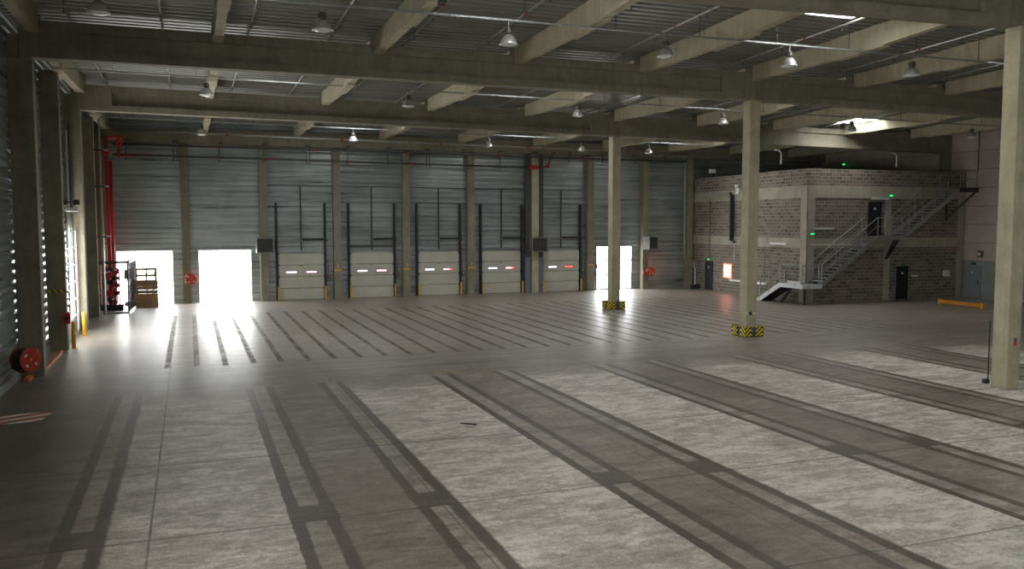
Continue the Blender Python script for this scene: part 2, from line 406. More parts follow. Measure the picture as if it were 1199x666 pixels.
# skylights
for i, (a, b, c_, d_) in enumerate(SKY):
    zc = DK((a+b)/2, (c_+d_)/2)
    z0, z1 = zc-.08, zc+.45
    lab = {0: 'bright white rooflight partly behind the nearest girder', 1: 'bright rooflight in the roof above the block building stairs'}.get(i, 'unseen rooflight added to let in more daylight')
    e0 = empty('window_%d' % (i+1), ((a+b)/2, (c_+d_)/2, z0), lab, 'rooflight', 'rooflights', kind='structure')
    w = (b-a)/2; l = (d_-c_)/2; k = MB(); t_ = .06
    for bx in ((-w-t_, w+t_, -l-t_, -l, 0, .30), (-w-t_, w+t_, l, l+t_, 0, .30), (-w-t_, -w, -l, l, 0, .30), (w, w+t_, -l, l, 0, .30)): k.box(*bx)
    if i == 1: k.box(-w, w, -.06, .06, .0, .12)
    k.build('curb', 'frame', e0)
    MB().box(-w, w, -l, l, .14, .17).build('pane', 'glass', e0)

# ------------------------------------------------------------ concrete frame
def girder(x0, x1, y0, y1, h0, h1, label, hh=1.1):
    mb = MB(); L = x1-x0
    def z(x, d): return lerp(h0, h1, (x-x0)/L)+d
    def seg(a, b, ya, yb_, d0, d1):
        mb.hexa([(a,ya,z(a,d0)),(b,ya,z(b,d0)),(b,yb_,z(b,d0)),(a,yb_,z(a,d0)),(a,ya,z(a,d1)),(b,ya,z(b,d1)),(b,yb_,z(b,d1)),(a,yb_,z(a,d1))])
    e1, e2 = x0+1.6, x1-1.6
    seg(x0, e1, y0, y1, 0, hh); seg(e2, x1, y0, y1, 0, hh)
    seg(e1, e2, y0, y1, 0, .26); seg(e1, e2, y0+.14, y1-.14, .26, .86); seg(e1, e2, y0+.03, y1-.03, .80, hh)
    mb.add([(e1,y0+.1,z(e1,.26)),(e2,y0+.1,z(e2,.26)),(e2,y0+.1,z(e2,.3)),(e1,y0+.1,z(e1,.3))], [(0,1,2,3)])
    o = mb.build('roof_girder', 'girder_concrete'); return tag(o, label, 'girder')
for yc, (l0, l1), (r0, r1), nm in ((17.25, (9.55, 10.08), (10.08, 10.1), 'nearest'), (29.25, (9.64, 9.65), (9.65, 9.52), 'middle'), (41.25, (9.55, 9.34), (9.34, 9.06), 'farthest')):
    girder(-4.6, CX+.24, yc, yc+.5, l0, l1, f'{nm} deep concrete roof girder, span left of the free-standing column')
    girder(CX+.26, XR-.02, yc, yc+.5, r0, r1, f'{nm} deep concrete roof girder, span right of the free-standing column')
PX = [-4.4+.17]+[1.01+5.16*i for i in range(9)]
bays = ((17.75, 29.25, 'between the nearest and the middle girder'), (29.75, 41.25, 'between the middle and the farthest girder'), (41.75, 52.85, 'between the farthest girder and the dock wall'))
for y0, y1, bn in bays:
    bshort = {17.75: 'nearest', 29.75: 'middle', 41.75: 'rear'}[y0]
    for i, px in enumerate(PX):
        if px > 45: continue
        mb = MB(); d = .56 if i else .62; w = .17
        def sec(y_, dd, ww):
            zt = DK(px, y_)-.005; return [(px-ww, y_, zt-dd), (px+ww, y_, zt-dd), (px+ww, y_, zt), (px-ww, y_, zt)]
        ym = (y0+y1)/2
        st_ = [(y0, d, w), (y0+.9, d, w), (y0+1.3, d+.06, w*.8), (ym-1.2, d+.14, w*.8), (ym-1.15, d+.20, w), (ym+1.15, d+.20, w), (ym+1.2, d+.14, w*.8), (y1-1.3, d+.06, w*.8), (y1-.9, d, w), (y1, d, w)]
        vs = []; 
        for q in st_: vs += sec(*q)
        n_ = len(st_); fs = [(0,1,2,3)[::-1], tuple((n_-1)*4+k for k in range(4))]
        for j in range(n_-1):
            for k in range(4): fs.append((j*4+k, j*4+(k+1)%4, (j+1)*4+(k+1)%4, (j+1)*4+k))
        mb.add(vs, fs); o = mb.build('roof_purlin', 'pale_concrete')
        wh = 'running along the left wall' if i == 0 else f'{ORD[i]} one counting from the left wall'
        tag(o, (f'concrete roof purlin in the {bshort} bay running along the left wall' if i == 0 else f'concrete roof purlin in the {bshort} bay, {ORD[i]} one away from the left wall'), 'purlin', 'roof purlins '+bn)
# free-standing columns
for yc, h, lab, guard in ((17.25, 10.08, 'large square concrete column nearest, without a striped guard', 0), (29.25, 9.65, 'square concrete column with striped guard, right of the lit red window', 1), (41.25, 9.34, 'square concrete column with striped guard in front of glazed dock door', 2)):
    o = MB().box(CX, CX+.495, yc, yc+.5, 0, h).build('concrete_column', 'pale_concrete', bevel=.02); tag(o, lab, 'column')
    if guard:
        e0 = empty('column_guard', (CX+.25, yc+.25, 0), 'yellow and black striped guard round the foot of the ' + ('nearer guarded column' if guard == 1 else 'farther guarded column'), 'column guard', 'striped column guards')
        a = .47
        for sx in (-1, 1):
            for sy in (-1, 1):
                k = MB(); cx_, cy_ = sx*a, sy*a; l = .37
                k.box(min(cx_, cx_-sx*l), max(cx_, cx_-sx*l), min(cy_, cy_-sy*.09), max(cy_, cy_-sy*.09), .03, .42)
                k.box(min(cx_, cx_-sx*.09), max(cx_, cx_-sx*.09), min(cy_-sy*.09, cy_-sy*l), max(cy_-sy*.09, cy_-sy*l), .03, .42)
                k.build('corner_pad', 'hazard', e0)
        k = MB()
        for s_ in (-1, 1):
            k.box(-.10, .10, s_*(a-.11)-.04, s_*(a-.11)+.04, .06, .40); k.box(s_*(a-.11)-.04, s_*(a-.11)+.04, -.10, .10, .06, .40)
        each(k, 'connector', 'blue', e0)
        k = MB()
        for s_ in (-1, 1):
            k.box(-a+.02, a-.02, s_*(a-.06)-.05, s_*(a-.06)+.05, 0, .03); k.box(s_*(a-.06)-.05, s_*(a-.06)+.05, -a+.11, a-.11, 0, .03)
        k.build('base', 'rubber', e0)
# column fittings
k = empty('socket_post', (CX-.05, 17.8, 0), 'dark hook bracket with cable low on the nearest column', 'bracket')
MB().tube([(0, 0, .1), (0, 0, 1.9)], .02, 6).build('cable', 'dark', k); MB().box(-.16, 0, -.06, .06, .1, .22).build('hook', 'dark', k)
k = empty('sticker', (CX+.5-.22, 17.25, 1.35), 'small blue, white and red sticker on the nearest column', 'sticker')
MB().box(-.05, .05, -.006, -.001, -.1, 0).build('lower_half', 'red', k); MB().box(-.05, .05, -.006, -.001, .0, .1).build('upper_half', 'blue', k)
k = empty('cable_anchor', (CX, 29.25, .95), 'white clips and cable on the guarded column near the stairs', 'clip')
each(MB().box(-.03, .02, -.04, -.001, -.04, .04).box(.32, .42, -.04, -.001, -.04, .04), 'clip', 'white', k); MB().box(.14, .22, -.05, -.001, -.07, .07).build('fitting', 'dark', k)
# left wall columns
for (y0, y1, xi, htop, lab) in ((29.25, 29.75, -4.27, 9.64, 'grey concrete wall column beside the near hose reel'), (35.05, 35.45, -4.32, 10.2, 'slimmer concrete wall column before the bright side gate'),
                               (41.25, 41.75, -4.27, 9.55, 'concrete wall column just past the bright side gate'), (47.0, 47.4, -4.32, 9.9, 'concrete wall column at the sprinkler cage')):
    mb = MB().box(XL-.04, xi, y0, y1, 0, htop)
    if htop < 9.8: mb.box(XL-.04, -4.62, y0, y1, htop, DK(-4.5, y0)-.7)
    o = mb.build('wall_column', 'concrete', bevel=.015); tag(o, lab, 'column')
o = MB().box(XL-.04, -4.45, 52.3, 52.85, 0, 9.4).build('corner_column', 'brown_panel'); tag(o, 'brownish column in the corner behind the red pipes', 'column')
# back wall columns
BX = [-.2, 4.16, 8.52, 12.87, 17.17, 25.8, 30.07, 33.72]
bl = ['between the two leftmost glazed doors', 'between the right of the wide glazed doors and the first white dock door', 'between the first and second white dock doors', 'between the second and third white dock doors', 'between the third and fourth white dock doors', 'between the last white dock door and the glazed door', 'behind the grey fan heater and hose reel on the right', 'in the corner by the block building']
for i, bx in enumerate(BX):
    mb = MB().box(bx-.22, bx+.22, 52.85, YB, 0, 9.2)
    o = mb.build('dock_wall_column', 'concrete'); tag(o, 'slim concrete column '+bl[i], 'column')
    if 2 <= i <= 5:
        o = MB().box(bx-.23, bx+.23, 52.83, 52.845, 1.72, 1.82).build('yellow_band', 'yellow'); tag(o, 'yellow band on the column '+bl[i], 'marker', 'yellow marker bands')
    if 2 <= i <= 4:
        o = MB().box(bx-.04, bx+.08, 52.835, 52.845, 1.93, 2.12).build('number_plate', simple('plate_pink', (.50, .30, .30), .5)); tag(o, 'small pinkish plate on the column '+bl[i], 'plate', 'small plates')
o = MB().box(21.42, 21.9, 52.8, YB, 0, 9.2).build('dock_wall_column', 'pale_concrete'); tag(o, 'wider concrete column between two drain pipes on the dock wall', 'column')
for xx, nm in ((21.17, 'left'), (22.1, 'right')):
    e0 = empty('drain_pipe', (xx, 53.05, 0), f'grey drain pipe on the {nm} side of the wide dock wall column', 'pipe', 'drain pipes')
    MB().box(-.17, .17, -.1, .12, 2.4, 9.2).build('upper_pipe', 'pipe_dark', e0); MB().box(-.19, .19, -.14, .12, 0, 2.4).build('lower_guard', 'bluegrey', e0)
mb = MB().box(XL, XR, 52.86, YB-.001, 9.25, 10.05); tag(mb.build('edge_beam', 'concrete'), 'dark concrete beam along the top of the dock wall', 'beam')
for yc, h in ((29.25, 9.5), (41.25, 9.04)):
    o = MB().box(XR-.5, XR-.03, yc, yc+.5, 0, h).build('wall_column', 'concrete'); tag(o, 'concrete column against the pink wall ' + ('behind the nearest column' if yc < 30 else 'above the block building'), 'column')

# ------------------------------------------------------------ pipes, trunking
pipeX = [-3.2+2.575*i for i in range(18)]
for i, px in enumerate(pipeX):
    if any(abs(px-q) < .25 for q in PX): px += .4
    e0 = empty('sprinkler_pipe', (px, 0, 0), f'thin sprinkler pipe below the roof deck, {ORD[i]} one from the left wall', 'pipe', 'sprinkler pipes below the deck')
    pts = [(0, y_, DK(px, y_)-.17) for y_ in (17.8, 29.5, 41.5, 52.6)]
    MB().tube(pts, .032, 6).build('pipe_run', 'pipe', e0)
    k = MB(); c_ = MB()
    for y_ in (19.5, 22.5, 25.5, 27.8, 31, 34, 37, 40, 43, 46, 49):
        z_ = DK(px, y_)-.17; k.lathe([(.045, -.17), (.045, -.15), (.01, -.15), (.01, .15)], 6, (0, y_, z_))
    for y_ in (24.3, 33.0, 44.8):
        z_ = DK(px, y_)-.17; c_.lathe([(.05, -.05), (.05, .05)], 8, (0, y_, z_), 'y')
    each(k, 'sprinkler_head', 'pipe_dark', e0); each(c_, 'coupling', 'red', e0)
for i, (y_, z0, z1, x0, x1, nm) in enumerate(((23.0, 10.40, 10.45, -4, 44, 'nearest'), (35.2, 10.3, 10.0, -4, 44, 'middle'), (47.2, 9.95, 9.65, -4, 33, 'farthest'))):
    e0 = empty('cable_trunking', (0, y_, 0), f'thin straight metal trunking carrying the {nm} row of bell lamps', 'trunking', 'lamp trunkings')
    MB().bar((x0, 0, z0), (x1, 0, z1), .07, .05).build('rail', 'galv', e0)
    k = MB(); xx = x0+1.5
    while xx < x1:
        zz = lerp(z0, z1, (xx-x0)/(x1-x0)); zd = DK(xx, y_)
        if zd > zz+.05 and not any(abs(xx-q) < .3 for q in PX): k.box(xx-.008, xx+.008, -.008, .008, zz, zd)
        xx += 2.9
    each(k, 'hanger', 'pipe_dark', e0)
# big horizontal pipes along the dock wall
def wallpipe(pts, r, mat, label, cps, grp=None):
    e0 = empty('main_pipe', pts[0], label, 'pipe', grp); o = Vector(pts[0])
    MB().tube([Vector(q)-o for q in pts], r, 8).build('pipe_run', mat, e0, smooth=True)
    k = MB()
    for c_ in cps:
        q = Vector((c_, pts[0][1], lerp(pts[0][2], pts[1][2], (c_-pts[0][0])/(pts[1][0]-pts[0][0]))))-o
        k.lathe([(r*1.35, -.07), (r*1.35, .07)], 10, q, 'x')
    each(k, 'coupling', 'red', e0)
    return e0
wallpipe([(-3.9, 52.4, 9.82), (33.2, 52.4, 9.5)], .055, 'pipe', 'thin light pipe at the very top of the dock wall', [2.2, 8.8, 15, 21, 27], 'pipes along the dock wall')
wallpipe([(-3.9, 52.72, 9.1), (33.2, 52.72, 9.0)], .06, 'pipe_dark', 'dark pipe just above the dock wall columns, under the beam', [1.5, 7.3, 13, 19, 25], 'pipes along the dock wall')
e0 = wallpipe([(-3.9, 52.62, 8.5), (21.2, 52.62, 8.33)], .055, 'pipe_dark', 'dark pipe with red couplings crossing the dock wall columns', [-2.3, 1.7, 4.6, 9.2, 13.3, 17.6], 'pipes along the dock wall')
MB().tube([(25.1, 0, -.17), (25.9, 0, -.17), (26.3, 0, -.1), (26.8, -.05, .9)], .06, 8).build('riser', 'pipe_dark', e0); MB().lathe([(.12, -.3), (.12, .3)], 10, (25.3, 0, -.17), 'x').lathe([(.1, -.12), (.1, .12)], 10, (26.35, 0, -.06), 'x').build('red_joint', 'red', e0)
wallpipe([(4.45, 53.24, 6.95), (25.6, 53.24, 6.9)], .02, 'pipe_dark', 'thin conduit crossing the dock wall above the door rails', [], 'pipes along the dock wall')
for i, xx in enumerate([-3.2+2.47*q for q in range(15)]):
    z0 = 8.38 if xx < 21 else 8.9
    e0 = empty('pipe_bracket', (xx, 52.62, z0), f'small steel drop bracket for the dock wall pipes, {ORD[i]} one from the left', 'bracket', 'pipe drop brackets')
    dx = .1; k = MB().box(-.03, .03, -.14, -.11, -.2, 9.35-z0)
    if i % 3 == 1: k.box(.17, .23, -.14, -.11, -.2, 9.35-z0)
    k.box(-.03, .23, -.11, .24, 9.3-z0, 9.35-z0); k.build('ceiling_bracket', 'pipe_dark', e0)

# ------------------------------------------------------------ lamps
def make_lamp():
    e0 = empty('bell_lamp', (0, 0, 0), 'x', 'lamp', 'bell lamps under the roof')
    MB().box(-.012, .012, -.012, .012, .42, .62).build('ceiling_hook', 'galv', e0)
    MB().lathe([(.05, .44), (.10, .42), (.115, .30), (.10, .27), (.05, .25)], 16).build('ballast_housing', 'casting', e0, smooth=False)
    rf_ = MB().lathe([(.06, .25), (.10, .235), (.17, .17), (.215, .09), (.24, .0), (.243, -.02)], 28, cap=False).build('reflector', 'lampshell', e0, smooth=True)
    MB().lathe([(.245, -.015), (.27, -.02), (.27, -.035), (.24, -.045)], 28, cap=False).build('rim', 'frame', rf_, smooth=True)
    MB().lathe([(.24, -.02), (.2, -.06), (.1, -.085), (.01, -.09)], 28).build('glass_cover', 'lampglass', rf_, smooth=True)
    return e0
LP = [(23.0, [(117, -1.9), (378, 3.4), (597, 8.6), (781, 13.7), (940, 18.3), (1076, 23.45)], 9.82), (35.2, [(0, .76), (1, 8.69), (2, 16.5), (3, 24.2), (4, 32.0), (5, 40.3)], 9.72), (47.2, [(0, .72), (1, 8.55), (2, 16.4), (3, 22.4), (4, 27.0)], 9.33)]
rown = ('nearest row', 'middle row', 'farthest row'); first = None
for r, (y_, xs_, z_) in enumerate(LP):
    for i, (_, xx) in enumerate(xs_):
        lab = f'grey bell shaped lamp in the {rown[r]}, {ORD[i]} one from the left wall'
        zz = (lerp(10.40, 10.45, (xx+4)/48), lerp(10.3, 10.0, (xx+4)/48), lerp(9.95, 9.65, (xx+4)/37))[r]-.026-.62
        if first is None: first = make_lamp(); first.location = (xx, y_, zz); first['label'] = lab
        else: dup(first, (xx, y_, zz), lab)
        # drop rod to the trunking
    
# ------------------------------------------------------------ dock doors
def dock_door(cx_, n_, winmats, label):
    e0 = empty('door_%d' % n_, (cx_, YB, 0), label, 'dock door', 'white dock doors', kind='structure')
    w = 1.37; ph = 2.82/4
    for i in range(4):
        z0, z1 = i*ph+.014, (i+1)*ph-.014
        pn = MB().box(-w, w, -.14, -.06, z0, z1).build('door_panel', 'doorpanel', e0, bevel=.015)
        if i == 2:
            for q, xm in enumerate((-.61, .6)):
                fr = MB()
                a, b, c_, d_ = xm-.35, xm+.35, 1.59, 1.775
                for bx in ((a, b, -.15, -.141, c_, c_+.035), (a, b, -.15, -.141, d_-.035, d_), (a, a+.035, -.15, -.141, c_, d_), (b-.035, b, -.15, -.141, c_, d_)): fr.box(*bx)
                f_ = fr.build('slot_window', 'dark', pn)
                gm = winmats[q]
                if gm == 'split':
                    MB().box(a+.035, xm+.12, -.146, -.141, c_+.035, d_-.035).build('slot_pane', 'e_pink', pn); MB().box(xm+.12, b-.035, -.146, -.141, c_+.035, d_-.035).build('slot_pane', 'e_red', pn)
                else: MB().box(a+.035, b-.035, -.146, -.141, c_+.035, d_-.035).build('slot_pane', gm, pn)
            MB().box(-.1, .06, -.146, -.141, 2.02, 2.08).build('door_tag', 'bluegrey', pn)
    MB().box(-w, w, -.12, -.06, 0, .012).build('bottom_seal', 'rubber', e0)
    for s_ in (-1, 1):
        k = MB().box(s_*(w+.08)-.05, s_*(w+.08)+.05, -.26, -.12, 0, 5.9); k.box(s_*(w+.08)-.07, s_*(w+.08)+.07, -.12, -.02, 0, 5.9)
        k.build('door_track', 'dark', e0)
        k = MB()
        for z_ in (.7, 1.41, 2.11, 2.78): k.box(s_*w-.05 if s_ > 0 else s_*w-.02, s_*w+.02 if s_ > 0 else s_*w+.05, -.2, -.141, z_-.05, z_+.05)
        each(k, 'roller_bracket', 'dark', e0)
    MB().tube([(-w-.15, -.2, 3.62), (w+.15, -.2, 3.62)], .018, 8).build('torsion_shaft', 'galv', e0)
    MB().tube([(.08, -.2, 3.68), (w+.05, -.2, 3.68)], .065, 12).build('torsion_spring', 'dark', e0)
    cdm = MB().lathe([(.11, -.05), (.11, .05)], 14, (w+.12, -.2, 3.63), 'x').lathe([(.09, -.04), (.09, .04)], 14, (-w-.1, -.2, 3.63), 'x'); each(cdm, 'cable_drum', 'dark', e0)
    MB().box(-.035, .035, -.16, -.12, 3.0, 6.9).build('centre_hanger', 'dark', e0)
    if n_ == 5: MB().box(-w-.1, w+.1, -.16, -.12, 3.15, 3.26).build('header_rail', 'pipe_dark', e0)
    MB().box(-w-.7, w+.7, -.16, -.13, 6.02, 6.06).build('top_rail', 'pipe', e0)
    return e0
dl = ['leftmost white four panel dock door, beside the hanging heater', 'white dock door, second from the left', 'middle one of the five white dock doors', 'white dock door just left of the wide column with drain pipes', 'rightmost white dock door, right of the drain pipes']
wm = [('e_white', 'e_pink'), ('e_white', 'e_pink'), ('e_white', 'split'), ('e_white', 'split'), ('e_white', 'e_red')]
DX = [6.36, 10.70, 15.05, 19.36, 23.68]
for i, dx in enumerate(DX):
    dock_door(dx, i+4, wm[i], dl[i])
    for s_ in (-1, 1):
        e0 = MB().lathe([(.055, 0), (.055, .80), (.04, .83)], 12).build('yellow_bollard', 'yellow', loc=(dx+s_*1.43-.03*s_, 52.82, 0), smooth=False)
        tag(e0, f'slim yellow bollard at the {"left" if s_ < 0 else "right"} edge of the {dl[i].split(",")[0] if i != 2 else "middle white dock door"}'[:110], 'bollard', 'bollards at the dock doors')
        e0['label'] = f'slim yellow bollard at the {("left" if s_ < 0 else "right")} side of the ' + ['leftmost', 'second', 'middle', 'fourth', 'rightmost'][i] + ' white dock door'
    e0 = empty('door_control_box', (dx+1.68, YB, 1.25), 'small grey control box right of the ' + ['leftmost', 'second', 'middle', 'fourth', 'rightmost'][i] + ' white dock door', 'control box', 'door control boxes')
    MB().box(-.1, .1, -.1, -.001, -.02, .22).build('housing', 'grille', e0); MB().box(-.05, .05, -.12, -.1, .1, .2).build('button_plate', 'orange2' if i < 2 else 'white', e0)
    MB().tube([(-.05, -.05, .22), (-.05, -.05, 1.0), (-.3, -.05, 1.3), (-.3, -.05, 2.3)], .015, 6).build('cable', 'red' if i < 4 else 'dark', e0)
    MB().box(.12, .15, -.06, -.001, -1.2, 1.0).build('conduit', 'pipe', e0)
# glazed dock doors
def glazed(name, loc, rz, w, h, nc, nr, label, f=.045, fm='frame'):
    e0 = empty(name, loc, label, 'glazed door', 'glazed doors', rz=rz, kind='structure')
    k = MB()
    for i in range(nc+1): xx = -w/2+f/2+(w-f)*i/nc; k.box(xx-f/2, xx+f/2, -.03, .03, 0, h)
    for j in range(nr+1):
        zz = f/2+(h-f)*j/nr; k.box(-w/2+f, w/2-f, -.025, .025, zz-f/2, zz+f/2)
    k.build('door_frame', fm, e0)
    for j in range(nr): MB().box(-w/2, w/2, -.004, .004, (h-f)*j/nr+f, (h-f)*(j+1)/nr).build('pane_row', 'glass', e0)
    return e0
glazed('door_1', (-2.435, YB+.08, 0), 0, 3.03, 3.1, 3, 3, 'blown out glazed dock door behind the pallets')
glazed('door_2', (1.955, YB+.08, 0), 0, 3.01, 3.1, 3, 3, 'blown out glazed dock door left of the hanging heater')
g3 = glazed('door_3', (27.86, YB+.08, 0), 0, 2.88, 3.1, 3, 3, 'glazed dock door half hidden by a guarded column', .085, 'bluegrey')
MB().box(-1.5, -1.34, -.16, -.06, 1.5, 1.8).build('lock_box', 'bluegrey', g3)
for i, (a, b, h) in enumerate(GLL):
    if i < 2: glazed('door_%d' % (9+i), (XL-.12, (a+b)/2, 0), math.pi/2, b-a, h, 4, 6, 'unseen glazed gate added to the left wall for side daylight')
g4 = glazed('door_11', (-4.62, 38.35, 0), math.pi/2, 5.7, 4.4, 3, 6, 'bright glazed gate between two wall columns of the left wall')
MB().box(-2.75, 2.75, .03, .05, .03, .72).build('lower_panel', 'white', g4)

# ------------------------------------------------------------ wall mounted things
def heater(x0, x1, z0, z1, label, rz=0.0, y_=52.5):
    w = x1-x0; h = z1-z0; d = .55
    e0 = empty('fan_heater', ((x0+x1)/2, y_, z0), label, 'heater', 'fan heaters on the dock wall', rz=rz)
    k = MB()
    for bx in ((-w/2, -w/2+.05, -d/2, d/2, 0, h), (w/2-.05, w/2, -d/2, d/2, 0, h), (-w/2+.05, w/2-.05, -d/2, d/2, 0, .05), (-w/2+.05, w/2-.05, -d/2, d/2, h-.05, h), (-w/2+.05, w/2-.05, d/2-.05, d/2, .05, h-.05)): k.box(*bx)
    k.build('casing', 'heater', e0)
    k = MB(); z_ = .07
    while z_ < h-.09:
        k.hexa([(-w/2+.05, -d/2+.05, z_), (w/2-.05, -d/2+.05, z_), (w/2-.05, -d/2+.12, z_+.05), (-w/2+.05, -d/2+.12, z_+.05), (-w/2+.05, -d/2+.05, z_+.012), (w/2-.05, -d/2+.05, z_+.012), (w/2-.05, -d/2+.12, z_+.062), (-w/2+.05, -d/2+.12, z_+.062)]); z_ += .07
    k.build('louvre_grille', 'grille', e0)
    return e0
heater(3.68, 4.66, 2.9, 3.8, 'grey fan heater right of the wide glazed doors')
heater(21.2, 22.3, 2.75, 3.72, 'grey fan heater on the wide column between drain pipes')
heater(29.6, 30.7, 2.82, 3.72, 'grey fan heater turned sideways above the right hose reel', rz=math.radians(28), y_=52.3)
for xx, z_ in ((4.16, 2.9), (21.66, 2.75), (30.07, 2.82)):
    pass
def reel(loc, rz, label, r=.33, d=.26):
    e0 = empty('hose_reel', loc, label, 'hose reel', 'red hose reels', rz=rz)
    dk = MB().lathe([(r, -.012), (r+.008, 0), (r, .012)], 32, (0, -d/2, 0), 'y').build('front_disc', 'redreel', e0)
    MB().lathe([(r, -.012), (r+.008, 0), (r, .012)], 32, (0, d/2, 0), 'y').build('rear_disc', 'redreel', e0)
    k = MB(); pr = [(.12, -d/2+.012)]; n_ = 6
    for i in range(n_):
        a = -d/2+.02+(d-.04)*i/n_; b = a+(d-.04)/n_; pr += [(r-.04, a), (r-.015, (a+b)/2), (r-.04, b)]
    pr += [(.12, d/2-.012)]
    MB().lathe(pr, 28, (0, 0, 0), 'y').build('wound_hose', 'rubber', e0)
    for a in (140, 232, 318):
        a = math.radians(a); MB().box(-.05, .05, -d/2-.017, -d/2-.013, -.03, .03).build('white_label', 'white', e0)
        o = bpy.data.objects[-1] if False else e0
    MB().lathe([(.035, -d/2-.03), (.035, -d/2-.012)], 12, (0, 0, 0), 'y').build('hub', 'yellow', e0)
    MB().box(-.04, .04, d/2+.012, d/2+.14, -.05, .05).build('wall_arm', 'red', e0)
    return e0
def relabel(e0, r, d):
    k = 0
    for o in [q for q in bpy.data.objects if q.parent == e0 and q.name.startswith('white_label')]:
        a = math.radians((140, 232, 318)[k]); o.location = (r*.62*math.cos(a), 0, r*.62*math.sin(a)); o.rotation_euler = (0, math.radians((-35, 60, 55)[k]), 0); k += 1
r1 = reel((-4.5, 27.6, .80), math.radians(48), 'big red hose reel by the nearest wall column', .34, .42); relabel(r1, .34, .42)
MB().bar((-.02, .3, 0), (-.16, .36, -.02), .2, .22).build('swing_arm', 'red', r1)
MB().tube([(-.3, .2, -.2), (-.1, .1, -.36), (.05, -.02, -.35), (.2, 0, -.28)], .025, 8).build('loose_hose', 'rubber', r1)
r2 = reel((.02, 52.62, 1.44), 0, 'red hose reel on the column between the glazed doors', .32, .2); relabel(r2, .32, .2)
r3 = reel((30.32, 52.55, 1.25), math.radians(-10), 'red hose reel under the sideways heater', .30, .2); relabel(r3, .3, .2)
MB().box(-.52, -.36, -.02, .1, -.22, .05).build('valve', 'red', r3)

# left side details
for (xx, yy, h, lab) in ((-4.17, 35.5, 1.02, 'yellow bollard nearer the camera by the left wall'), (-4.2, 39.3, 1.0, 'yellow bollard farther along the left wall')):
    o = MB().lathe([(.13, 0), (.13, .02), (.075, .02), (.075, h-.03), (.05, h)], 14).build('yellow_bollard', 'yellow', loc=(xx, yy, 0)); tag(o, lab, 'bollard')
o = MB().bar((-4.42, 30.5, .05), (-4.47, 34.6, .05), .10, .10).build('wheel_guide', 'orange'); tag(o, 'orange steel bar on the floor between two left wall columns', 'guide bar', 'orange floor bars')
o = MB().bar((-4.62, 28.35, .05), (-4.62, 29.15, .05), .14, .10).build('wheel_guide', 'orange'); tag(o, 'short orange bar at the foot of the nearest wall column', 'guide bar', 'orange floor bars')
o = MB().add([(-4.88, 22.6, .003), (-3.45, 22.6, .003), (-3.28, 23.7, .003), (-4.88, 23.7, .003)], [(0,1,2,3)]).build('floor_marking', 'redwhite'); tag(o, 'red and white striped floor marking by the left wall', 'floor marking')
e0 = empty('loading_light', (-4.32, 36.5, 5.35), 'white lamp on a dark bracket arm above the side gate', 'lamp')
MB().tube([(-.5, 0, .1), (-.2, -.1, .2), (.1, -.2, .12)], .03, 8).build('bracket_arm', 'dark', e0); MB().lathe([(.05, 0), (.15, .03), (.15, .1), (.08, .22)], 14, (-.12, -.15, .0)).build('lamp_cap', 'dark', e0)
MB().box(-.05, .38, -.34, -.12, -.22, -.08).build('lamp_body', 'white', e0, bevel=.03)
MB().lathe([(.12, 0), (.12, .16), (.06, .2)], 14, (.32, -.15, .03)).build('camera_head', 'dark', e0)
e0 = empty('call_point', (-4.28, 35.02, 1.2), 'red box on the slimmer left wall column', 'call point')
MB().box(-.12, .1, -.16, -.001, -.2, .2).build('casing', 'red', e0); MB().box(-.08, .06, -.18, -.161, -.05, .08).build('cover', 'dark', e0)
o = MB().box(XL-.0, -4.31, 35.03, 35.045, 2.15, 2.24).build('warning_band', 'hazard_small'); tag(o, 'small yellow and black band on the slimmer left wall column', 'marker')
for z_, yy, lab in ((8.3, 47.0, 'upper'), (6.5, 47.0, 'middle'), (4.0, 47.0, 'lower')):
    e0 = empty('pipe_clamp', (-4.3, yy, z_), f'{lab} dark clamp arm holding the pipe at the sprinkler cage', 'clamp', 'pipe clamp arms')
    MB().bar((0, -.1, 0), (.5, .3, .0), .06, .07).build('arm', 'dark', e0); MB().box(.3, .6, .2, .3, -.02, .06).build('white_end', 'white', e0)
# conduits on left wall
for xx, yy, z0, z1, m, lab in ((-4.7, 41.0, 0, 9.0, 'pipe_dark', 'dark pipe up the left wall before the third wall column'), (-4.1, 47.6, 0, 10.0, 'pipe', 'pale grey pipe standing beside the last left wall column'), (-4.78, 40.7, 0, 8.6, 'pipe', 'thin grey conduit up the left wall past the side gate')):
    o = MB().tube([(0, 0, z0), (0, 0, z1)], .05, 8).build('wall_pipe', m, loc=(xx, yy, 0)); tag(o, lab, 'pipe')
# sprinkler station
e0 = empty('sprinkler_riser', (-4.05, 50.4, 0), 'tall red sprinkler risers with valves in the left corner', 'sprinkler riser')
MB().tube([(0, 0, .3), (0, 0, 9.3)], .10, 12).build('riser_pipe', 'red', e0, smooth=True)
MB().tube([(.19, .15, .3), (.19, .15, 8.0)], .085, 12).build('riser_pipe', 'red', e0, smooth=True)
MB().tube([(.05, .1, 9.2), (.6, .3, 9.3), (.7, 1.6, 9.2)], .08, 10).tube([(.6, .3, 9.3), (.6, .3, 8.3), (1.2, 2.0, 8.45)], .07, 10).build('branch', 'red', e0)
k = MB()
for (a, b, z_) in ((0, -.12, .9), (.24, .0, 1.35), (-.1, -.1, 1.8), (.3, 0, 2.1), (0, -.1, 8.4), (.6, .2, 8.9)):
    k.lathe([(.17, -.02), (.19, 0), (.17, .02)], 14, (a, b-.1, z_), 'y')
each(k, 'valve_wheel', 'red', e0)
k = MB()
for (a, b, z_) in ((0, 0, .6), (.24, .15, .9), (0, 0, 1.5), (.24, .15, 1.7), (0, 0, 2.2)): k.lathe([(.15, -.1), (.18, -.1), (.18, .1), (.15, .1)], 14, (a, b, z_))
each(k, 'valve_body', 'dark', e0)
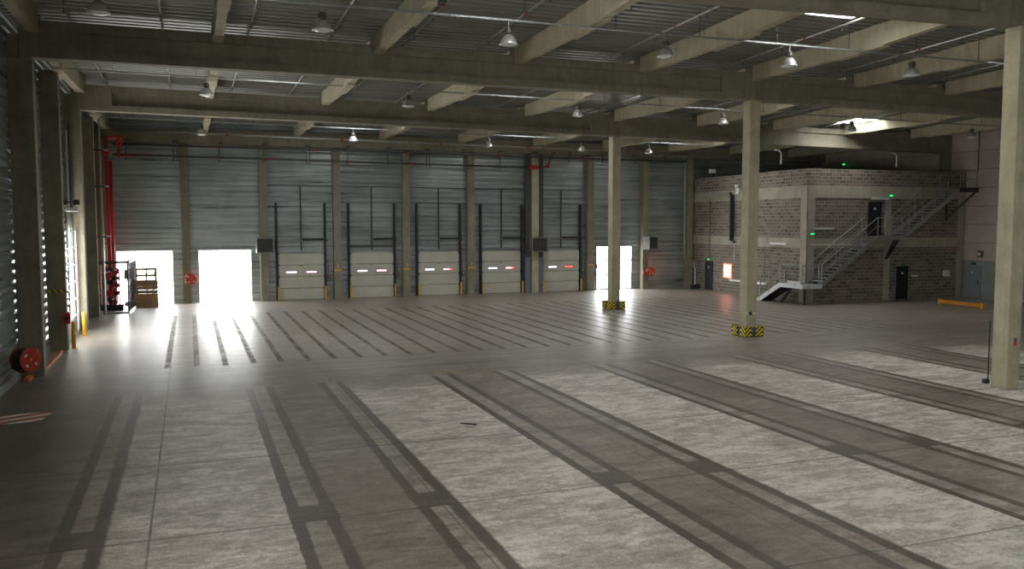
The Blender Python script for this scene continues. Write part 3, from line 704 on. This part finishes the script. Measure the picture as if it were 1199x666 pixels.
MB().box(-.5, .6, -.2, .5, .0, .3).build('base_frame', 'dark', e0)
k = MB(); random.seed(3)
for i in range(14):
    a, b, z_ = random.uniform(-.5, .5), random.uniform(-.5, -.1), random.uniform(.5, 2.3); k.lathe([(.05, -.02), (.05, .02)], 12, (a, b, z_), 'y')
each(k, 'gauge', 'white', e0)
k = MB()
for a in (-.45, -.22, .45): k.tube([(a, -.1, .3), (a, -.1, 2.4)], .035, 8)
k.tube([(-.45, -.1, 1.0), (.5, -.1, 1.0)], .04, 8).tube([(-.45, -.1, 1.9), (.3, -.1, 1.9)], .04, 8)
k.build('small_pipework', 'red', e0)
# cage
e0 = empty('guard_cage', (-4.2, 48.3, 0), 'dark steel guard cage with mesh gate round the sprinkler valves', 'cage')
k = MB()
for (a, b) in ((0, 0), (1.15, 0), (1.3, 4.0), (0.55, 0)):
    if (a, b) == (.55, 0): continue
    k.box(a-.04, a+.04, b-.04, b+.04, 0, 2.6)
each(k, 'post', 'dark', e0)
MB().box(-.3, 1.2, -.04, .04, 2.6, 2.72).box(1.1, 1.24, .04, 4.0, 2.6, 2.72).build('top_rail', 'dark', e0)
k = MB(); y_ = .1
while y_ < 3.9: k.box(1.18+.03*y_, 1.19+.03*y_, y_, y_+.012, .1, 2.6); y_ += .12
for z_ in (.1, .6, 1.1, 1.6, 2.1): k.box(1.19, 1.2, .05, 3.9, z_, z_+.015)
k.build('mesh_panel', 'dark', e0)
MB().box(.5, 1.1, .04, .09, .02, .08).box(.0, 1.15, -.02, .02, 0.0, .05).build('bottom_rail', 'dark', e0)
e0 = empty('notice_board', (-3.2, 52.62, 1.75), 'grey board hanging in front of the leftmost glazed door', 'board')
MB().box(-.32, .32, -.02, .02, -.25, .3).build('board', 'grille', e0); MB().box(-.34, .34, -.01, .01, .3, 1.25).build('hanger', 'glass', e0)
MB().box(-.32, .32, -.03, .03, -1.75, -1.5).build('foot', 'bluegrey', e0); MB().box(-.02, .02, -.02, .02, -1.5, -.25).build('stand', 'frame', e0)

# pallets
def pallet_slats(mb, w, h, d, rows, cols_, y0):
    for i in range(rows): z_ = (h-.1)*i/(rows-1); mb.box(-w/2, w/2, y0, y0+.022, z_, z_+.13)
e0 = empty('wooden_crate', (-2.28, 51.4, 0), 'lower slatted wooden crate below the upright pallet', 'crate')
k = MB(); pallet_slats(k, 1.12, 1.30, 1, 7, 3, -.45); k.build('front_slats', 'wood', e0)
k = MB(); pallet_slats(k, 1.12, 1.30, 1, 7, 3, .42); k.build('rear_slats', 'wood', e0)
k = MB()
for a in (-.53, 0, .30): k.box(a-.04, a+.04, -.475, -.45, 0, 1.36).box(a-.04, a+.04, -.425, -.35, 0, 1.36).box(a-.04, a+.04, .34, .42, 0, 1.36)
each(k, 'post', 'wood', e0)
k = MB()
for i in range(7):
    z_ = 1.26*i/6; k.box(-.565, -.545, -.42, .42, z_, z_+.12).box(.545, .565, -.42, .42, z_, z_+.12)
k.build('side_slats', 'wood', e0)
MB().box(-.6, .6, -.48, .46, 1.36, 1.41).build('lid', 'wood', e0)
e0 = empty('wooden_pallet', (-2.3, 51.3, 1.41), 'upright wooden pallet on the slatted crate', 'pallet')
k = MB()
for z_, h_ in ((0, .13), (.30, .14), (.46, .05), (.66, .13)): k.box(-.56, .56, -.12, -.1, z_, z_+h_)
k.build('deck_board', 'wood', e0)
k = MB()
for a in (-.51, 0, .51): k.box(a-.05, a+.05, -.1, .0, 0, .79)
each(k, 'stringer', 'wood', e0)
k = MB()
for z_ in (0, .35, .70): k.box(-.56, .56, 0, .02, z_, z_+.09)
k.build('bottom_board', 'wood', e0)

# ------------------------------------------------------------ block building
BXs, BYf, BT = 33.4, 40.1, 7.80
sk = (34.1-33.4)/(YB-BYf)            # the side face runs slightly off the grid
def sx(y_): return BXs+(y_-BYf)*sk
mb = MB()
mb.hexa([(BXs, BYf, 0), (XR-.03, BYf, 0), (XR-.03, BYf+.2, 0), (BXs, BYf+.2, 0), (BXs, BYf, BT), (XR-.03, BYf, BT), (XR-.03, BYf+.2, BT), (BXs, BYf+.2, BT)])
struct('wall_block_front', mb, 'block', 'front of the grey brown block building behind the stairs', 'wall')
mb = MB()
mb.hexa([(BXs, BYf+.2, 0), (BXs+.2, BYf+.2, 0), (34.3, YB-.05, 0), (34.1, YB-.05, 0), (BXs, BYf+.2, BT), (BXs+.2, BYf+.2, BT), (34.3, YB-.05, BT), (34.1, YB-.05, BT)])
struct('wall_block_side', mb, 'block', 'side of the block building facing the dock doors hall', 'wall')
struct('ceiling_block', MB().hexa([(BXs+.2, BYf+.2, 7.3), (XR-.03, BYf+.2, 7.3), (XR-.03, YB-.05, 7.3), (34.3, YB-.05, 7.3), (BXs+.2, BYf+.2, 7.5), (XR-.03, BYf+.2, 7.5), (XR-.03, YB-.05, 7.5), (34.3, YB-.05, 7.5)]), 'wall_concrete', 'flat top slab of the block building', 'slab')
# concrete bands and pilasters (proud of the blocks)
mb = MB()
for z0, z1 in ((3.18, 3.78), (6.12, 6.84)):
    mb.box(BXs-.03, XR-.03, BYf-.03, BYf+.0, z0, z1)
    y0, y1 = BYf-.03, YB-.06
    mb.hexa([(sx(y0)-.03, y0, z0), (sx(y0)+.02, y0, z0), (sx(y1)+.02, y1, z0), (sx(y1)-.03, y1, z0), (sx(y0)-.03, y0, z1), (sx(y0)+.02, y0, z1), (sx(y1)+.02, y1, z1), (sx(y1)-.03, y1, z1)])
for a, b in ((33.37, 33.95), (39.15, 39.6), (45.0, 45.5)):
    for z0, z1 in ((0, 3.18), (3.78, 6.12)): mb.box(a, b, BYf-.035, BYf, z0, z1)
for y0, y1 in ((BYf-.035, BYf+.55), (46.3, 46.7)):
    for z0, z1 in ((0, 3.18), (3.78, 6.12)):
        mb.hexa([(sx(y0)-.035, y0, z0), (sx(y0)+.02, y0, z0), (sx(y1)+.02, y1, z0), (sx(y1)-.035, y1, z0), (sx(y0)-.035, y0, z1), (sx(y0)+.02, y0, z1), (sx(y1)+.02, y1, z1), (sx(y1)-.035, y1, z1)])
struct('trim_block_bands', mb, 'band_concrete', 'concrete bands and pilasters of the block building', 'concrete trim')
# doors
def flush_door(n_, loc, rz, w, h, mat, label):
    e0 = empty('door_%d' % n_, loc, label, 'door', kind='structure', rz=rz)
    MB().box(-w/2, w/2, -.07, -.036, 0.02, h).build('door_leaf', mat, e0)
    MB().box(-w/2-.06, -w/2, -.09, -.036, 0, h+.06).box(w/2, w/2+.06, -.09, -.036, 0, h+.06).box(-w/2, w/2, -.09, -.036, h, h+.06).build('door_frame', mat, e0)
    MB().box(-.09, .05, -.078, -.0705, h-.42, h-.30).build('door_sign', 'white', e0)
    MB().box(w/2-.14, w/2-.1, -.12, -.0705, .9, 1.1).box(w/2-.22, w/2-.08, -.13, -.115, 1.0, 1.03).build('door_handle', 'dark', e0)
    return e0
flush_door(13, (38.33, BYf, 3.87), 0, .88, 2.0, 'darkdoor', 'dark upper door at the middle stair landing')
flush_door(14, (40.6, BYf, 0), 0, .76, 1.98, 'darkdoor', 'dark lower door under the stairs')
flush_door(15, (XR, 39.35, 0), -math.pi/2, 1.15, 1.95, 'greydoor', 'grey door in the concrete foot of the pink wall')
e0 = flush_door(16, (sx(50.7), 50.7, 0), -math.pi/2, .75, 1.95, 'darkdoor', 'dark narrow door at the far end of the block building side')
# lit window
e0 = empty('lit_window', (sx(48.35), 48.35, .96), 'glowing pinkish white window in the side of the block building', 'window')
MB().box(-.06, -.03, -.47, .47, 0, .97).build('rim', 'e_litrim', e0)
MB().box(-.075, -.061, -.36, .36, .38, .9).build('upper_pane', 'e_lit', e0); MB().box(-.075, -.061, -.36, .36, .08, .34).build('lower_pane', 'e_lit', e0)
# exit signs
for i, (loc, rz, lab) in enumerate((((33.72, BYf-.05, 4.02), 0, 'green exit lamp at the front corner of the block building'), ((39.5, BYf-.05, 6.28), 0, 'green exit lamp above the upper dark door'), ((40.75, BYf-.05, 2.13), 0, 'green exit lamp above the lower dark door'), ((sx(50.7)-.05, 50.7, 2.12), -math.pi/2, 'green exit lamp above the narrow door beside the dock wall'), ((XR-.06, 39.3, 2.12), -math.pi/2, 'green exit lamp above the grey door'), ((45.3, 50.6, 8.95), 0, 'green exit lamp in the dark above the block building'))):
    e0 = empty('exit_lamp', loc, lab, 'exit sign', 'green exit lamps', rz=rz)
    MB().box(-.15, .15, -.06, .0, -.06, .08).build('housing', 'dark' if i in (2, 4) else 'grille', e0); MB().box(-.13, .13, -.068, -.061, -.04, .06).build('green_face', 'e_green' if i not in (2, 4) else simple('green_sign', (.03, .22, .12), .5), e0)
# batten lights
for i, (loc, rz, l, lab) in enumerate((((34.55, BYf-.04, 4.36), 0, 1.45, 'long white batten light on the front near the corner'), ((38.7, BYf-.04, 6.12), 0, 1.35, 'white batten light above the upper dark door'),
      ((sx(42.6)-.09, 42.6, 3.42), -math.pi/2, 1.6, 'white batten light on the concrete band of the side wall'), ((sx(47.2)-.05, 47.2, .87), -math.pi/2, 1.5, 'white batten right below the glowing window'), ((sx(44.4)-.05, 44.4, .88), -math.pi/2, 1.2, 'white batten at the foot of the stairs'))):
    e0 = empty('batten_light', loc, lab, 'batten light', 'white batten lights', rz=rz)
    MB().box(-l/2, l/2, -.10, 0, 0, .05).build('housing', 'frame', e0); MB().box(-l/2+.03, l/2-.03, -.09, -.02, -.07, 0).build('diffuser', 'white', e0)
e0 = empty('emergency_spotlight', (sx(47.2)-.05, 47.2, 6.7), 'twin emergency spotlight on the upper band of the side wall', 'spotlight', rz=-math.pi/2)
MB().box(-.17, .17, -.12, 0, -.15, .25).build('housing', 'white', e0); MB().lathe([(.07, 0), (.09, -.12)], 12, (-.1, -.05, .38), 'y').lathe([(.07, 0), (.09, -.12)], 12, (.1, -.05, .38), 'y').build('lamp_head', 'white', e0)
e0 = empty('cable_tray', (sx(50)-.08, 0, 0), 'dark cable tray running along and then down the side wall', 'cable tray')
y0, y1 = 52.75, 47.95
o0 = sx(50)-.08
MB().bar((sx(y0)-.20-o0, y0, 6.62), (sx(y1)-.20-o0, y1, 6.62), .1, .10).build('horizontal_run', 'galv', e0)
MB().bar((sx(y1)-.20-o0, y1, 6.66), (sx(47.75)-.20-o0, 47.7, 6.4), .12, .12).bar((sx(47.75)-.20-o0, 47.7, 6.5), (sx(47.7)-.20-o0, 47.7, 3.5), .28, .12, (0, 1, 0)).bar((sx(47.7)-.20-o0, 47.7, 3.5), (sx(47.3)-.20-o0, 47.3, 3.4), .12, .12).build('drop', 'dark', e0)
for (a, b, z0, z1, m, lab) in ((47.55, 0, 2.0, 3.3, 'white', 'thin white conduit down to the glowing window'), (44.2, 0, .9, 3.1, 'galv', 'thin conduit down to the batten at the stair foot'), (50.7, 0, 2.2, 6.4, 'pipe_dark', 'thin dark conduit above the narrow side door')):
    o = MB().tube([(0, 0, z0), (0, 0, z1)], .02, 6).build('wall_conduit', m, loc=(sx(a)-.05, a, 0)); tag(o, lab, 'conduit')
for (a, z0, z1, lab) in ((36.35, 4.36, 6.05, 'thin conduit on the upper front blocks left of the upper door'), (37.0, 1.2, 2.2, 'short thin conduit on the front blocks below the stairs'), (42.3, 2.1, 3.1, 'thin conduit between the lower door and the grey box')):
    o = MB().tube([(0, 0, z0), (0, 0, z1)], .018, 6).build('wall_conduit', 'galv', loc=(a, BYf-.055, 0)); tag(o, lab, 'conduit')
o = MB().tube([(0, 0, 0), (4.2, 0, 0)], .02, 6).build('wall_conduit', 'galv', loc=(41.0, BYf-.06, 2.28)); tag(o, 'horizontal conduit from the lower door to the pink wall', 'conduit')
o = MB().tube([(0, 0, 0), (4.6, 0, 0)], .025, 6).build('wall_conduit', 'frame', loc=(33.6, BYf-.07, 3.4)); tag(o, 'pale horizontal conduit on the front concrete band behind the stairs', 'conduit')
o = MB().box(-.24, .24, -.12, 0, -.2, .2).build('junction_box', 'white', loc=(44.15, BYf-.005, 1.52), bevel=.02); tag(o, 'pale square box on the blocks left of the grey door', 'junction box')
o = MB().box(-.25, .25, -.02, 0, -.05, .05).build('door_nameplate', 'white', loc=(41.62, BYf-.005, 1.42)); tag(o, 'narrow white plate right of the lower dark door', 'plate')
e0 = empty('bulkhead_lamp', (XR-.05, 38.8, 2.75), 'small dark bulkhead lamp on the pink wall above the grey door', 'lamp', rz=-math.pi/2)
MB().box(-.18, .18, -.14, 0, -.2, .2).build('housing', 'grille', e0, bevel=.03); MB().lathe([(.1, 0), (.1, -.04)], 14, (0, -.14, 0), 'y').build('lens', 'white', e0)
e0 = empty('floor_box', (34.0-.45, 51.9, 0), 'grey electrical post and box in the corner by the block building', 'electrical box')
MB().tube([(0, 0, .3), (0, 0, 1.6)], .035, 8).build('post', 'frame', e0); MB().box(-.15, .15, -.1, .1, 1.5, 2.0).build('box', 'galv', e0); MB().box(-.3, .3, -.15, .15, 0, .32).build('base', 'dark', e0)
o = MB().tube([(0, 0, 2.2), (0, 0, 9.2)], .06, 8).build('wall_pipe', 'pipe', loc=(33.25, 52.9, 0)); tag(o, 'grey vertical pipe with red joints in the corner by the block building', 'pipe')
e0 = empty('spotlight', (sx(50.6), 50.6, 8.1), 'pale floodlight standing on the parapet of the block building', 'floodlight')
MB().box(.05, .12, -.03, .03, -.3, .0).build('bracket', 'dark', e0); MB().box(-.18, .22, -.12, .12, 0, .26).build('lamp_body', 'white', e0)
for (xx, yy, zz, lab) in ((34.0, 43.3, 8.25, 'drooping pale cable end above the left part of the block building'), (41.0, 41.2, 8.1, 'drooping pale pipe end above the front of the block building')):
    o = MB().tube([(-.5, 0, .85), (-.2, 0, .85), (0, 0, .7), (0, 0, 0)], .05, 8).build('hanging_pipe', 'frame', loc=(xx, yy, zz)); tag(o, lab, 'pipe')

# ------------------------------------------------------------ stairs
e0 = empty('steel_staircase', (37, 39.5, 0), 'long galvanised steel staircase with two landings along the block building', 'staircase')
O = Vector((37, 39.5, 0))
def P(*q): return tuple(Vector(q)-O)
def flight(a, b, wdir, width, n_):
    a = Vector(a); b = Vector(b); w = Vector(wdir)*width
    k = MB()
    for o_ in (Vector((0, 0, 0)), w): k.bar(a+o_-O+Vector((0, 0, -.08)), b+o_-O+Vector((0, 0, -.08)), .03, .26)
    each(k, 'stringer', 'galv' if wdir[1] else 'frame', e0)
    k = MB()
    for i in range(1, n_):
        q = a.lerp(b, i/n_)-O; d = (b-a); d.z = 0; d.normalize(); hw = d*.13
        k.hexa([q-hw+Vector(wdir)*.02-Vector((0,0,.02)), q+hw+Vector(wdir)*.02-Vector((0,0,.02)), q+hw+w-Vector(wdir)*.02-Vector((0,0,.02)), q-hw+w-Vector(wdir)*.02-Vector((0,0,.02)),
                q-hw+Vector(wdir)*.02+Vector((0,0,.02)), q+hw+Vector(wdir)*.02+Vector((0,0,.02)), q+hw+w-Vector(wdir)*.02+Vector((0,0,.02)), q-hw+w-Vector(wdir)*.02+Vector((0,0,.02))])
    each(k, 'tread', 'galv', e0)
def rail(pts, post_t, name='handrail'):
    k = MB(); k2 = MB(); up = Vector((0, 0, 1.1)); mid = Vector((0, 0, .6))
    P_ = [Vector(q)-O for q in pts]
    k.tube([q+up for q in P_], .026, 6); k2.tube([q+mid for q in P_], .016, 6)
    k.build('handrail', 'galv', e0); k2.build('mid_rail', 'galv', e0)
    k = MB()
    for i, t_ in post_t:
        q = P_[i].lerp(P_[i+1], t_); k.bar(q+Vector((0, 0, -.1)), q+up, .05, .05, (0, 1, 0))
    each(k, 'rail_post', 'galv', e0)
Z1, Z2, Z3 = 1.17, 3.87, 6.72
xo = 32.15
flight((xo, 42.9, .05), (xo, 40.8, Z1), (1, 0, 0), 1.05, 6)
rail([(xo, 42.75, .1), (xo, 40.8, Z1), (xo, 38.9, Z1), (33.35, 38.9, Z1)], [(0, .05), (0, .5), (1, .02), (1, .98), (2, .98)])
rail([(33.25, 42.75, .1), (33.25, 40.8, Z1)], [(0, .05), (0, .5)])
k = MB().box(*(v for v in (xo-37, 33.38-37, 38.85-39.5, 40.8-39.5, Z1-.05, Z1))); k.build('landing_plate', 'galv', e0)
k = MB().box(xo-.03-37, xo-37, 38.82-39.5, 40.8-39.5, Z1-.22, Z1+.04).box(xo-37, 33.5-37, 38.82-39.5, 38.85-39.5, Z1-.22, Z1+.04); k.build('landing_edge', 'frame', e0)
MB().box(xo-.06-37, xo-.035-37, 38.95-39.5, 40.1-39.5, Z1+.06, Z1+.2).build('kick_plate', 'white', e0)
MB().hexa([P(xo+.03, 42.9, 0), P(xo+1.0, 42.9, 0), P(xo+1.0, 42.7, 0), P(xo+.03, 42.7, 0), P(xo+.03, 40.8, Z1-.28), P(xo+1.0, 40.8, Z1-.28), P(xo+1.0, 40.75, Z1-.24), P(xo+.03, 40.75, Z1-.24)]).build('soffit', 'dark', e0)
MB().bar(P(xo+.5, 41.3, 0.0), P(xo+.5, 40.3, Z1-.2), .1, .08).build('support_leg', 'dark', e0)
MB().box(xo+.5-37, xo+.6-37, 39.3-39.5, 39.4-39.5, 0, Z1-.05).build('support_leg', 'dark', e0)
flight((33.45, 38.9, Z1), (37.45, 38.9, Z2), (0, 1, 0), 1.1, 15)
rail([(33.45, 38.9, Z1), (37.45, 38.9, Z2), (39.35, 38.9, Z2)], [(0, .02), (0, .33), (0, .66), (1, .02), (1, .98)])
rail([(33.45, 39.98, Z1), (37.45, 39.98, Z2)], [(0, .02), (0, .5), (0, .97)])
MB().box(37.45-37, 39.4-37, 38.88-39.5, 40.05-39.5, Z2-.05, Z2).build('landing_plate', 'galv', e0)
MB().box(37.4-37, 39.45-37, 38.84-39.5, 38.88-39.5, Z2-.2, Z2+.06).build('landing_edge', 'galv', e0)
MB().bar(P(38.9, 39.0, Z2-.15), P(38.0+1.2, 40.0, 2.5), .08, .1).bar(P(39.2, 39.0, Z2-.15), P(39.3, 40.03, 2.5), .08, .1).build('support_brace', 'dark', e0)
flight((39.4, 38.9, Z2), (43.75, 38.9, Z3), (0, 1, 0), 1.1, 16)
rail([(39.4, 38.9, Z2), (43.75, 38.9, Z3), (45.15, 38.9, Z3), (45.15, 40.0, Z3)], [(0, .1), (0, .33), (0, .55), (0, .78), (1, .02), (1, .98), (2, .9)])
rail([(39.4, 39.98, Z2), (43.75, 39.98, Z3)], [(0, .05), (0, .45), (0, .9)])
MB().box(43.75-37, 45.2-37, 38.88-39.5, 40.05-39.5, Z3-.05, Z3).build('landing_plate', 'galv', e0)
MB().box(43.7-37, 45.22-37, 38.84-39.5, 38.88-39.5, Z3-.2, Z3+.06).build('landing_edge', 'dark', e0)
MB().bar(P(45.1, 39.0, Z3-.2), P(43.9, 39.98, 4.9), .08, .12).bar(P(43.9, 39.98, Z3-.1), P(43.9, 39.98, 4.8), .08, .08, (0,1,0)).build('support_brace', 'dark', e0)
o = MB().tube([(0, 0, 0), (0, 0, 3.0)], .03, 6).build('wall_pipe', 'dark', loc=(45.15, 38.9, Z3+1.15)); tag(o, 'dark pole rising from the top stair landing', 'pipe')
e0 = empty('floor_guard_rail', (40.25, 35.45, 0), 'low orange guard beam with yellow ends on the floor by the grey door', 'guard rail')
MB().bar((.05, 1.4, .17), (-.05, -1.4, .17), .12, .2).build('beam', 'orange2', e0); each(MB().box(-.03, .13, 1.4, 1.52, 0, .32).box(-.13, .03, -1.52, -1.4, 0, .32), 'end_post', 'yellow', e0)
e0 = empty('floor_guard_rail', (44.5, 32.0, 0), 'short piece of orange guard beam seen right of the nearest column', 'guard rail')
MB().box(-.5, .6, -.06, .06, .05, .3).build('beam', 'orange2', e0); each(MB().box(.6, .7, -.08, .08, 0, .33).box(-.6, -.5, -.08, .08, 0, .33), 'end_post', 'yellow', e0)

o = MB().bar((5.85, 18.86, .012), (6.15, 18.60, .012), .05, .022).build('black_strip', 'rubber'); tag(o, 'small black strip lying on the bleached floor aisle', 'strip')

# ------------------------------------------------------------ daylight
W = bpy.data.worlds.new('World'); S.world = W; W.use_nodes = True
nt = W.node_tree; bg = nt.nodes['Background']; bg.inputs[0].default_value = (1.0, .975, .93, 1); bg.inputs[1].default_value = 1.0
def portal(loc, rot, sx_, sy_):
    l = bpy.data.lights.new('daylight_portal', 'AREA'); l.shape = 'RECTANGLE'; l.size = sx_; l.size_y = sy_
    l.cycles.is_portal = True
    o = bpy.data.objects.new('daylight_portal', l); C.objects.link(o); o.location = loc; o.rotation_euler = rot; return o
for a, b in GL: portal(((a+b)/2, YB+.17, 1.55), (-math.pi/2, 0, 0), b-a, 3.1)
for a, b, h in GLL: portal((XL-.24, (a+b)/2, h/2), (0, -math.pi/2, 0), h, b-a)
for a, b, c_, d_ in SKY: portal(((a+b)/2, (c_+d_)/2, DK((a+b)/2, (c_+d_)/2)+.12), (0, 0, 0), b-a, d_-c_)

# ------------------------------------------------------------ camera
cd = bpy.data.cameras.new('camera'); cam = bpy.data.objects.new('camera', cd); C.objects.link(cam); S.camera = cam
f_, pit, rol, yaw, hc = 996.6, .073, -.0005, .3617, 4.716
cy, sy = math.cos(yaw), math.sin(yaw)
F = Vector((sy*math.cos(pit), cy*math.cos(pit), -math.sin(pit))); R = Vector((cy, -sy, 0)); U = R.cross(F)
R, U = R*math.cos(rol)+U*math.sin(rol), -R*math.sin(rol)+U*math.cos(rol)
mw = Matrix((( R.x, U.x, -F.x, 0), (R.y, U.y, -F.y, 0), (R.z, U.z, -F.z, hc), (0, 0, 0, 1)))
cam.matrix_world = mw; cd.sensor_width = 36; cd.lens = f_/1199*36; cd.clip_end = 300
S.view_settings.view_transform = 'Standard'; S.view_settings.look = 'None'; S.view_settings.gamma = 1.0
S.view_settings.use_curve_mapping = False; S.view_settings.exposure = 4.38
S.cycles.max_bounces = 10; S.cycles.diffuse_bounces = 6; S.cycles.glossy_bounces = 4; S.cycles.transparent_max_bounces = 8
S.cycles.sample_clamp_indirect = 3.0
S.cycles.use_denoising = True
